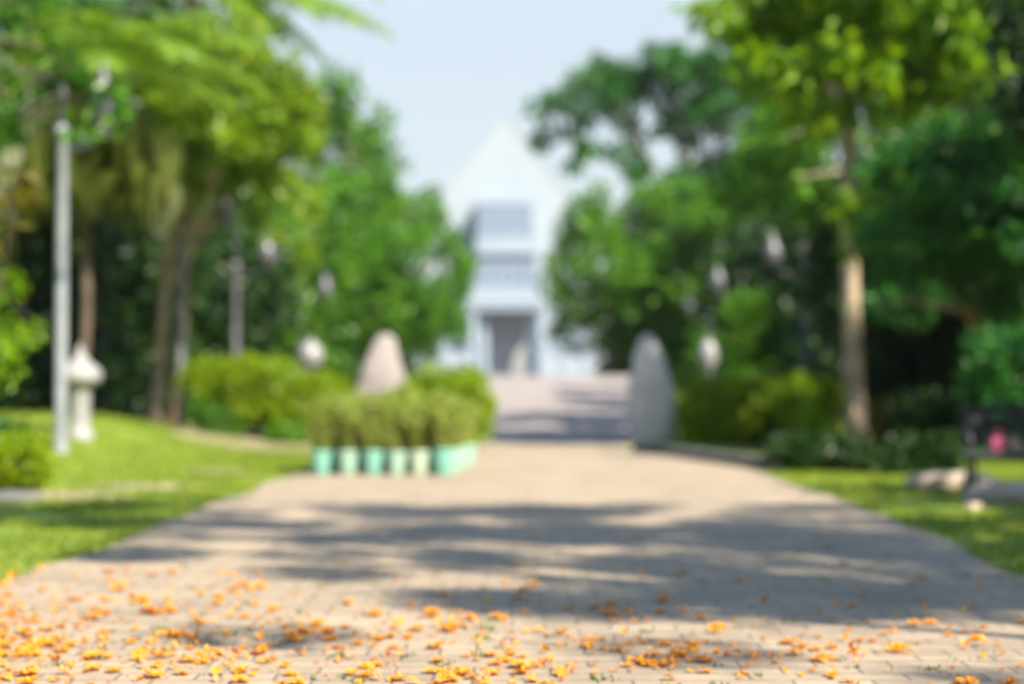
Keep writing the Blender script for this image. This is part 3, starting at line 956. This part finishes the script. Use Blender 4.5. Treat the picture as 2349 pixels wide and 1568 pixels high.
def palm(name, label, base, top, r0, fronds, seed, bark):
    b = Vector(base)
    t = empty(name, b, label, 'palm tree', None)
    rt = Vector(top) - b
    mb = MB(); n = 22
    pts = [Vector((0, 0, -.05)).lerp(rt, i / n) + Vector((.06 * math.sin(i * .25), 0, 0)) for i in range(n + 1)]
    rad = [r0 * (1.25 if i == 0 else 1) * (1 + .07 * (i % 2)) * (1 - .25 * i / n) for i in range(n + 1)]
    mb.tube(pts, rad, 12).build('trunk', bark, t, True)
    for i, (az, el, L, drop, old, hang, lf) in enumerate(fronds):
        rach, V = frond_mesh(pts[-1], R(az), R(el), L, R(drop), seed * 50 + i, lf, .04, hang)
        base_n = len(rach.v)
        vs = rach.v + [tuple(v) for v in V.reshape(-1, 3)]
        fs = rach.f + [tuple(base_n + 4 * q + z for z in range(4)) for q in range(V.shape[0])]
        me = bpy.data.meshes.new('frond'); me.from_pydata(vs, [], fs)
        link_mesh('frond', me, L_PALMOLD if old else L_PALM, t)
    return t
# near palm behind the garden lantern: bright upper fronds, a skirt of hanging old ones
d = 21.0
fr = []
for a in range(-170, 190, 40):
    fr.append((a + random.uniform(-12, 12), random.uniform(40, 65), random.uniform(1.5, 2.0), random.uniform(80, 115), False, .30, .7))
fr += [(-20, 42, 2.3, 90, False, .25, .85), (-45, 30, 2.2, 80, False, .25, .8), (-70, 25, 1.8, 80, False, .3, .7), (5, 25, 2.3, 75, False, .3, .85), (15, 55, 2.2, 85, False, .3, .8), (-10, 12, 2.0, 60, False, .35, .8)]
for a in (178, 160, -165, -140, -115, -90, -68, -48, -30, -14, 0, 14, 35, 60, 90):
    fr.append((a + random.uniform(-6, 6), random.uniform(-42, -22), random.uniform(1.25, 1.6), random.uniform(15, 35), True, 3.6, 1.45))
palm('palm_tree', 'slender palm behind the garden lantern, bright fronds over a skirt of hanging old leaves', (gx(178, d), d, terrain(gx(178, d), d)), at(205, 185, d), .062, fr, 2, BARK_D)
# taller palm whose fronds reach into the sky at the upper left
d = 22.5
fr = []
for a in range(-180, 180, 30):
    fr.append((a + random.uniform(-8, 8), random.uniform(15, 60), random.uniform(2.1, 2.7), random.uniform(85, 125), False, .5, .55))
fr += [(-6, 22, 3.2, 75, False, .55, .6), (8, 6, 3.3, 50, False, .6, .6), (-25, 10, 2.6, 75, False, .6, .6), (-14, 0, 3.0, 40, False, .7, .6), (15, -8, 2.4, 50, False, .7, .6), (-40, -10, 2.2, 50, False, .7, .6)]
palm('palm_tree', 'taller brown-trunked palm, its dark feathery fronds against the sky at the upper left', (gx(398, 30), 30, terrain(gx(398, 30), 30)), at(440, -40, 27.0), .10, fr, 3, BARK_B)

# ================================================================== TREES
def pb(spec, seed, jd=.8):
    """blobs from (px, py, distance, radius in px): every clump gets its own distance and real size"""
    g = random.Random(seed)
    out = []
    for px, py, d_, r in spec:
        dd = d_ + g.uniform(-jd, jd)
        rr = r * dd / KPX
        n = max(3, int((r / 38) ** 2 * 2.3))
        for i in range(n):
            a, q = g.uniform(0, 6.283), math.sqrt(g.random())
            c = at(px + r * q * math.cos(a), py + r * q * math.sin(a) * .85, dd + g.uniform(-1, 1) * rr * .9)
            out.append((tuple(c), min(rr * .55, max(.13, 34 * dd / KPX)) * g.uniform(.7, 1.25)))
    return out

# left lime-leaved tree
sp = [(300, 250, 27, 80), (380, 190, 26, 75), (470, 120, 26, 70), (540, 100, 26, 60), (600, 150, 26, 70), (560, 230, 25.5, 90), (450, 260, 25.5, 90), (350, 340, 26.5, 70),
      (640, 240, 26, 65), (680, 200, 26, 45), (620, 310, 26, 70), (520, 330, 25.5, 75), (430, 370, 27, 65), (480, 430, 29, 55), (560, 400, 27, 60), (400, 430, 29, 45),
      (640, 390, 27, 60), (610, 460, 29, 50), (280, 170, 27, 60), (520, 190, 28, 100), (400, 270, 28, 110), (610, 520, 29.5, 35), (690, 470, 29, 45), (350, 390, 28, 40), (620, 230, 28, 90), (560, 320, 28, 90), (520, 30, 28, 60), (600, 60, 28, 50), (450, 40, 28, 60), (560, -10, 28, 50), (380, 80, 29, 70), (690, 280, 27, 40), (660, 330, 28, 50)]
x = gx(352, 29.5)
tree('broadleaf_tree', 'lime green spreading tree left of the path, sunlit, on a mottled leaning trunk', 'tree', (x, 29.5, terrain(x, 29.5)), at(430, 330, 27), .10, pb(sp, 1), L_LEFT, BARK_P, .19, .09, 2.8, seed=1, limbs=22, droop=.35)
# crown hanging in at the top left corner
sp = [(40, 40, 18.5, 60), (-60, 60, 18.5, 90), (25, 200, 18.5, 45), (-40, 250, 18.5, 70), (15, 290, 18.3, 30), (-60, 360, 18.5, 60), (90, -30, 19, 60), (230, 0, 25, 70), (120, 60, 25, 80), (50, 140, 25, 90), (140, 170, 26, 80), (200, 230, 27, 80), (60, 250, 27, 80), (330, -10, 27, 70), (130, 320, 29, 80), (40, 400, 28, 70), (215, 225, 16.6, 42), (255, 270, 16.6, 34), (190, 290, 16.4, 26), (160, 150, 16.6, 30), (260, 200, 16.8, 30), (110, 90, 17, 40), (260, 60, 28, 80), (340, 90, 28, 70), (200, 120, 28, 80), (150, 20, 28, 80), (30, 30, 27, 90)]
x = gx(-170, 18.5)
tree('broadleaf_tree', 'leafy tree just off the left edge, green sprays hanging into the top left corner', 'tree', (x, 18.5, terrain(x, 18.5)), at(-120, 80, 18.5), .12, pb(sp, 2), L_UND, BARK_D, .17, .08, 2.2, seed=2, limbs=14, droop=.4)
# middle-left big trees along the avenue
sp = [(715, 250, 62, 65), (770, 220, 62, 55), (820, 290, 62, 60), (860, 330, 62, 55), (760, 320, 62, 60), (880, 390, 62, 50), (820, 390, 62, 70), (720, 420, 62, 60), (890, 450, 62, 50), (690, 330, 62, 35), (840, 450, 62, 60), (930, 470, 62, 40)]
x = gx(800, 63)
tree('broadleaf_tree', 'tall dusky green tree with a thin gappy crown, left of the building gable', 'tree', (x, 63, terrain(x, 63)), at(800, 330, 62), .25, pb(sp, 3, 2), L_MID, BARK_D, .34, .17, 2.8, seed=3, limbs=10)
sp = [(700, 500, 55, 60), (780, 470, 55, 65), (860, 510, 55, 65), (940, 520, 55, 60), (1000, 555, 55, 55), (1040, 600, 55, 38), (700, 600, 54, 70), (800, 590, 54, 80), (900, 620, 54, 80), (985, 660, 54, 65), (1025, 690, 54, 38),
      (720, 690, 54, 60), (830, 690, 54, 70), (920, 720, 54, 60), (985, 740, 55, 45), (850, 760, 55, 50), (760, 770, 55, 50), (1035, 550, 56, 25), (900, 780, 55, 40), (1030, 720, 54, 36), (1020, 770, 55, 36), (960, 790, 55, 36), (1050, 640, 54, 32), (1000, 500, 57, 25), (960, 470, 57, 40), (1060, 600, 54, 25)]
x = gx(860, 56)
tree('broadleaf_tree', 'rounded bright green tree low over the left standing stone, left of the building', 'tree', (x, 56, terrain(x, 56)), at(860, 620, 55), .22, pb(sp, 4, 1.2), L_MID, BARK_D, .28, .14, 3.2, seed=4, limbs=18)
sp = [(560, 520, 49, 60), (620, 570, 49, 60), (640, 480, 49, 55), (700, 440, 50, 45), (530, 610, 50, 45), (650, 650, 50, 55), (700, 560, 49.5, 45), (600, 700, 50, 50), (680, 740, 50, 45), (500, 560, 50, 50)]
x = gx(600, 50)
tree('young_tree', 'young yellow-green tree between the two left lanterns', 'tree', (x, 50, terrain(x, 50)), at(600, 560, 50), .12, pb(sp, 5), L_LEFT, BARK_D, .24, .11, 1.9, seed=5, limbs=10)

# right side: pale-trunk tree
d = 24.0
sp = [(1760, 60, 22, 80), (1840, 40, 22, 90), (1930, 60, 22, 90), (2030, 50, 22, 95), (2130, 60, 22, 95), (2230, 70, 22, 90), (1800, 150, 22.5, 70), (1880, 140, 22.5, 80), (1980, 140, 22, 75), (2080, 140, 22, 80), (2180, 150, 22, 75), (2270, 130, 22, 65),
      (1650, 25, 22, 48), (1615, 20, 22, 28), (1700, 20, 22.5, 50), (1740, 200, 23, 50), (1800, 230, 23.5, 50), (1990, 210, 22.5, 50), (1900, -60, 22, 120), (2100, -70, 22, 130), (2280, -40, 22, 100), (1740, -60, 22, 90), (2040, 230, 23, 45), (2120, 220, 23, 50),
      (1850, 280, 25, 40), (1720, 140, 23.5, 45), (1900, 100, 25, 120), (2050, 120, 25, 130), (2200, 110, 25, 110), (1780, 90, 25, 90), (1935, 470, 23, 40), (1985, 500, 23, 42), (1950, 545, 23, 38), (1900, 250, 25, 60)]
x = gx(1968, d)
tree('broadleaf_tree', 'pale barked tree at the right, large yellow-green drooping leaves across the top', 'tree', (x, d, terrain(x, d)), at(1944, 120, 23.8), .135, pb(sp, 6), L_YEL, BARK_P, .26, .10, 3.4, seed=16, limbs=12, droop=.7, bend=.10, r1=.10, fork=.8)
# second tree just behind, spreading towards the ramp
sp = [(2050, 250, 28, 60), (2140, 230, 28, 60), (2200, 280, 28, 55), (1900, 330, 30, 60), (1860, 430, 30, 65), (1920, 470, 30, 65), (1830, 380, 30, 60), (2060, 330, 28, 60), (2020, 420, 29, 60), (1980, 330, 30, 50), (2280, 250, 27, 60),
      (1770, 330, 30, 60), (1790, 430, 30, 65), (1735, 400, 30.5, 45), (1740, 280, 30.5, 50), (1830, 250, 30, 65), (1850, 500, 30.5, 45), (1710, 460, 31, 40), (1760, 250, 33, 60), (1830, 330, 34, 70), (1720, 380, 27, 55), (1780, 350, 27, 60), (1820, 440, 27, 55), (1700, 450, 27.5, 45), (1760, 470, 27, 40)]
x = gx(1938, 29)
tree('broadleaf_tree', 'thin leaning tree with mid-green crown between the pale barked tree and the ramp', 'tree', (x, 29, terrain(x, 29)), at(1960, 300, 29), .09, pb(sp, 7), L_MID, BARK_P, .22, .10, 2.6, seed=7, limbs=8, droop=.4, fork=.8)

# rain tree, mid right, dark, with sky gaps
sp = [(1350, 180, 75, 48), (1420, 155, 75, 58), (1500, 145, 75, 58), (1580, 145, 75, 58), (1660, 140, 75, 58), (1720, 160, 75, 55), (1780, 220, 75, 65), (1300, 245, 75, 42), (1262, 240, 75, 26), (1380, 245, 75, 48), (1470, 225, 75, 50), (1560, 225, 75, 55), (1650, 225, 75, 55), (1720, 240, 75, 50),
      (1255, 310, 75, 30), (1330, 320, 75, 38), (1420, 300, 75, 36), (1520, 300, 75, 36), (1720, 310, 75, 50), (1620, 290, 75, 36), (1440, 385, 75, 40), (1310, 380, 75, 24), (1560, 390, 75, 36), (1800, 330, 75, 55), (1700, 400, 75, 55), (1840, 260, 75, 55), (1780, 410, 75, 50), (1480, 420, 75, 36), (1630, 420, 75, 40), (1240, 250, 75, 22), (1285, 290, 75, 26), (1380, 200, 75, 45), (1440, 195, 76, 45), (1355, 355, 75, 26), (1400, 345, 75, 26), (1465, 335, 75, 24), (1560, 330, 76, 30), (1600, 335, 76, 26), (1680, 345, 76, 36), (1500, 190, 77, 45), (1600, 190, 77, 50), (1690, 185, 77, 50), (1760, 150, 77, 50), (1760, 275, 77, 45), (1820, 190, 77, 50), (1310, 200, 76, 30), (1860, 330, 76, 50), (1740, 100, 77, 40), (1420, 255, 76, 36), (1530, 265, 76, 36)]
x = gx(1640, 76)
tree('rain_tree', 'broad dark green tree with pale sky gaps in its crown, right of the building gable', 'tree', (x, 76, terrain(x, 76)), at(1620, 380, 76), .4, pb(sp, 8, 2), L_DARK, BARK_D, .42, .21, 4.2, seed=8, limbs=14, hollow=.2)
# rounded mid-green trees on the right of the avenue
sp = [(1345, 530, 60, 52), (1400, 480, 60, 60), (1480, 470, 60, 65), (1310, 610, 60, 48), (1295, 590, 60, 38), (1380, 590, 59, 75), (1470, 570, 59, 75), (1335, 680, 59, 55), (1420, 690, 59, 75), (1310, 730, 60, 36), (1360, 750, 60, 45), (1500, 680, 59, 70), (1440, 780, 60, 45), (1560, 460, 61, 60), (1285, 690, 59, 34), (1280, 750, 60, 34), (1300, 780, 60, 32), (1270, 640, 60, 30), (1345, 480, 60, 35), (1330, 800, 60, 25)]
x = gx(1415, 60.5)
tree('broadleaf_tree', 'rounded mid-green tree leaning over the ramp right of the building', 'tree', (x, 60.5, terrain(x, 60.5)), at(1410, 620, 60), .22, pb(sp, 9, 1.2), L_MID, BARK_D, .28, .14, 3.2, seed=9, limbs=16)
sp = [(1570, 560, 58, 70), (1660, 520, 58, 75), (1750, 500, 58, 70), (1600, 660, 58, 70), (1700, 630, 58, 80), (1790, 600, 58, 70), (1580, 760, 58, 60), (1680, 740, 58, 70), (1780, 720, 58, 65), (1850, 540, 58, 60), (1840, 660, 58, 60), (1560, 820, 58.5, 45), (1700, 830, 58, 50), (1800, 830, 58, 55), (1880, 760, 58, 55), (1620, 440, 60, 50), (1740, 430, 60, 50), (1860, 450, 60, 50), (1640, 850, 58, 50)]
x = gx(1720, 59)
tree('broadleaf_tree', 'dense mid-green tree behind the row of right-hand lanterns', 'tree', (x, 59, terrain(x, 59)), at(1715, 640, 58.5), .24, pb(sp, 10, 1.2), L_MID, BARK_D, .28, .14, 3.2, seed=10, limbs=16)
# weeping dark tree filling the right edge
sp = [(2060, 410, 21, 75), (2140, 350, 21, 80), (2230, 330, 21, 85), (2320, 320, 21, 90), (2400, 360, 21, 95), (2000, 490, 21.3, 55), (2060, 510, 21, 70), (2160, 470, 20.6, 90), (2270, 450, 20.5, 95), (2370, 470, 20.5, 95), (2110, 590, 21, 70), (2210, 590, 21, 80), (2310, 590, 20.6, 85), (2400, 600, 20.6, 90), (2330, 690, 21, 60), (2050, 600, 22.5, 60), (2010, 700, 24, 60), (2120, 680, 23.5, 60)]
x = gx(2265, 22.0)
tree('weeping_tree', 'dark emerald feathery tree filling the right edge above the bench', 'tree', (x, 22.0, terrain(x, 22)), at(2250, 520, 21.5), .10, pb(sp, 11, .7), L_EMER, BARK_B, .17, .05, 3.4, seed=11, limbs=16, droop=.5, bend=.25)
# dark crown in the upper right corner
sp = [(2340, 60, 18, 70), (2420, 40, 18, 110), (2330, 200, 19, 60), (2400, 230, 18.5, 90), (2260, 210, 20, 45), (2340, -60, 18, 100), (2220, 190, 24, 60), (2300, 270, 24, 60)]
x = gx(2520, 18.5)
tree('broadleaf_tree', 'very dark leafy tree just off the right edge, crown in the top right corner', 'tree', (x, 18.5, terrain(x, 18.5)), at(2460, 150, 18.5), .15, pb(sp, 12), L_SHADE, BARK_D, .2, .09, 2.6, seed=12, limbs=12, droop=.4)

# background woodland trees and unseen sky-blocking ones: one crown of each kind, copied
def bg_tree(seed, leaf, label):
    bl = fill((0, 0, 3.4), (2.5, 2.2, 2.7), 46, .85, seed)
    bl += fill((0, 0, 1.0), (2.2, 2.0, .9), 16, .7, seed + 1)
    return tree('background_tree', label, 'tree', (0, 0, 0), (0, 0, 3.5), .16, bl, leaf, BARK_D, .32, .16, 2.0, 'trees in the dark woodland behind', seed=seed, limbs=10)
BLAB = 'deep green tree crowded into the dark woodland %s'
bgs = {'a': bg_tree(61, L_SHADE, ''), 'b': bg_tree(63, L_UND, '')}
spots = [('a', -9.5, 30, .9), ('a', -12.5, 33, 1.1), ('a', -8.6, 35.5, .9), ('a', -9.8, 37, 1.1), ('b', -13, 41, 1.2), ('a', -6.9, 39.5, .75), ('b', -8.6, 45, 1.1), ('b', -7.5, 52, 1.15), ('b', -9.5, 60, 1.3), ('a', -14, 27, 1.0), ('b', -17, 36, 1.3), ('b', -4.9, 58, .8),
         ('a', 8.6, 27.5, .9), ('a', 7.6, 31, .8), ('a', 11.5, 29, 1.1), ('a', 9.8, 35, 1.1), ('b', 13.5, 38, 1.2), ('a', 8.2, 46, 1.0), ('b', 11, 50, 1.25), ('b', 7.6, 60, 1.2), ('a', 10.2, 23.5, .85), ('b', 16, 33, 1.3), ('b', 5.2, 66, .9),
         ('a', -6.8, 1.5, 1.25), ('b', -6.6, 6.5, 1.2), ('a', -7, -4, 1.4), ('a', 9.5, 9, 1.1), ('b', 7.5, -9, 1.3), ('a', -3.5, -11, 1.5), ('b', 2.5, -14, 1.5)]  # this row: unseen trees around the camera, added to block skylight
first = set()
for i, (kd, x, y, s) in enumerate(spots):
    lab = BLAB % ('left of the avenue' if x < 0 else 'right of the avenue')
    p = bgs[kd]
    loc, rz = (x, y, terrain(x, y)), random.uniform(0, 6.28)
    if kd not in first:
        first.add(kd)
        p.location, p.rotation_euler, p.scale, p['label'] = loc, (0, 0, rz), (s, s, s), lab
    else:
        dup(p, loc, rz, lab, s)

# big shade tree beside and above the camera: throws the dappled shade over the paving
SH = []
g = random.Random(99)
H = 9.0
off = Vector((-tosun.x, -tosun.y)) / tosun.z          # ground shift of a shadow per metre of height
tries = 0
while len(SH) < 700 and tries < 20000:
    tries += 1
    sy = 4.9 + 7.9 * g.random()
    sx = -4.5 + 11 * g.random()
    nz = noise.noise(Vector((sx * .85, sy * 1.5, 3.3))) + 1.05 * noise.noise(Vector((sx * 1.8, sy * 3.6, 9.1)))
    edge = 0.0
    edge -= max(0, 7.5 - sy) * .24                      # thins out towards the viewer
    edge -= max(0, sy - (12.3 if sx > -2 else 13.3)) * 2
    if sx < -2.0 and sy < 10.4: edge -= .8
    if sx < -1.0 and sy < 9.4: edge -= .45
    if sx < -.6 and sy < 11.0: edge -= .12
    if sx > .3: edge += .08
    if sx < .6 and sy < 8.0: edge -= .40
    if sx > .6 and sy < 6.3: edge -= .10
    if nz + edge < .03: continue
    h = H + g.uniform(-1.0, 1.2)
    SH.append(((sx - off.x * h, sy - off.y * h, h), g.uniform(.15, .30)))
for i in range(3):  # unseen leaf clumps added to shade the bench
    sx, sy, h = 4.5 + g.uniform(-.6, .8), 14.5 + g.uniform(-.4, .5), 5.5 + g.uniform(-.6, .6)
    SH.append(((sx - off.x * h, sy - off.y * h, h), g.uniform(.2, .32)))
tree('shade_tree', 'spreading tree beside the viewer whose leaves throw the dappled shade across the near paving', 'tree', (8.6, -.5, terrain(8.6, -.5)), (7.6, .3, 8.0), .24, SH, L_DARK, BARK_P, .12, .06, 2.2, seed=20, limbs=26)

# ================================================================== FALLEN BLOSSOM
PET = {}
def pet_mat(name, a, b, c):
    return leaf_mat(name, [a, b, c], .55, .35, (1.2, .9, .4))
PETM = pet_mat('petal_orange', (.66, .27, .022), (.78, .38, .035), (.84, .49, .055))
PETR = pet_mat('petal_salmon', (.30, .12, .05), (.70, .32, .13), (.80, .42, .19))
def petal_quads(c, az, ln, wd, lift, g):
    """one cupped petal: 4 quads"""
    ca, sa = math.cos(az), math.sin(az)
    out = []
    prof = [(0, .18, 0), (.4, .9, .45), (.8, .95, .9), (1.0, .35, .75)]
    P = []
    for s, wq, up in prof:
        cz = lift * up * ln
        for sgn in (-1, 1):
            lx, ly = s * ln, sgn * wq * wd * .5
            P.append((c[0] + ca * lx - sa * ly, c[1] + sa * lx + ca * ly, c[2] + cz + abs(ly) * .35))
        P.append((c[0] + ca * s * ln, c[1] + sa * s * ln, c[2] + cz))
    f = []
    for i in range(3):
        a, b = i * 3, (i + 1) * 3
        f += [(a, a + 2, b + 2, b), (a + 2, a + 1, b + 1, b + 2)]
    return P, f
def blossom_mesh(kind, seed):
    g = random.Random(seed)
    mb = MB()
    if kind == 'blossom':
        for i in range(5):
            mb.add(*petal_quads((0, 0, .007), i * 1.2566 + g.uniform(-.15, .15), .031 * g.uniform(.85, 1.15), .036, g.uniform(.08, .38), g))
        mb.lathe([(.002, .002), (.006, .012), (.005, .022), (.001, .026)], n=6)
    elif kind == 'petal':
        mb.add(*petal_quads((-.018, 0, .004), 0, .040, .034, g.uniform(.12, .45), g))
    else:
        for i in range(3):
            mb.add(*petal_quads((g.uniform(-.01, .01), g.uniform(-.01, .01), .006), g.uniform(0, 6.28), .026, .014, g.uniform(.6, 1.3), g))
    return mb
PK = [('blossom', 'open five-petalled orange-yellow blossom fallen on the near paving', 'blossom', PETM, 4, 'fallen open blossoms'),
      ('petal', 'single cupped orange petal fallen on the near paving', 'petal', PETM, 4, 'fallen orange petals'),
      ('withered_petal', 'small crumpled salmon petal fallen on the near paving', 'petal', PETR, 3, 'fallen crumpled petals')]
meshes = {}
for kd, lab, cat, mt, n, gp_ in PK:
    meshes[kd] = []
    for i in range(n):
        mb = blossom_mesh(kd, i + 5)
        me = bpy.data.meshes.new(kd)
        me.from_pydata(mb.v, [], mb.f)
        me.polygons.foreach_set('use_smooth', [True] * len(me.polygons))
        me.materials.append(mt)
        meshes[kd].append(me)
g = random.Random(5)
pts = []
cl = [(gx(px, KPX * .85 / (py - 887)), KPX * .85 / (py - 887)) for px, py in ((380, 1470), (420, 1490), (330, 1510), (720, 1450), (800, 1490), (850, 1500), (1030, 1440), (1140, 1520), (1380, 1410), (1370, 1470), (1460, 1500), (1590, 1510), (1720, 1495), (1870, 1490), (230, 1555), (870, 1555), (700, 1440), (60, 1395), (160, 1415), (380, 1405), (490, 1410), (540, 1355), (1050, 1550), (1850, 1545), (1150, 1545), (620, 1480), (560, 1505), (450, 1520), (960, 1400), (100, 1480), (60, 1500), (1500, 1520))]
while len(pts) < 860:
    if g.random() < .36:
        cx, cy = g.choice(cl)
        x, y = cx + g.gauss(0, .075), cy + g.gauss(0, .12)
    else:
        py = 1290 + 285 * g.random() ** .75
        px = 2349 * g.random() ** (1.75 if g.random() < .7 else 1.0)
        y = KPX * .85 / (py - 887); x = gx(px, y)
    if y < 4.7 or y > 9.2: continue
    if x > .5 and y > 6.6 and g.random() < .6: continue
    pts.append((x, y))
pts.sort(key=lambda p: p[1])
far = []
for i, (x, y) in enumerate(pts):
    kd = g.choices(['blossom', 'petal', 'withered_petal'], [.32, .40, .28])[0]
    P = next(q for q in PK if q[0] == kd)
    me = g.choice(meshes[kd])
    s = g.choice([.45, .6, .72, .85, 1.0]) * g.uniform(.85, 1.15)
    inpath = PL(y) < x < PR(y)
    z = .006 if inpath else terrain(x, y) + .03
    M = Matrix.Translation((x, y, z)) @ Matrix.Rotation(g.uniform(0, 6.28), 4, 'Z') @ Matrix.Rotation(g.uniform(-.25, .25), 4, 'X') @ Matrix.Scale(s, 4)
    if i < 300:
        o = bpy.data.objects.new('fallen_' + kd, me)
        COL.objects.link(o)
        o.matrix_world = M
        meta(o, P[1], P[2], P[5])
    else:
        far.append((me, M, P[3]))
mb = MB()
for me, M, mt in far:
    mb.add([M @ v.co for v in me.vertices], [tuple(p.vertices) for p in me.polygons])
mb.build('scattered_petals', PETM, None, True)['kind'] = 'stuff'
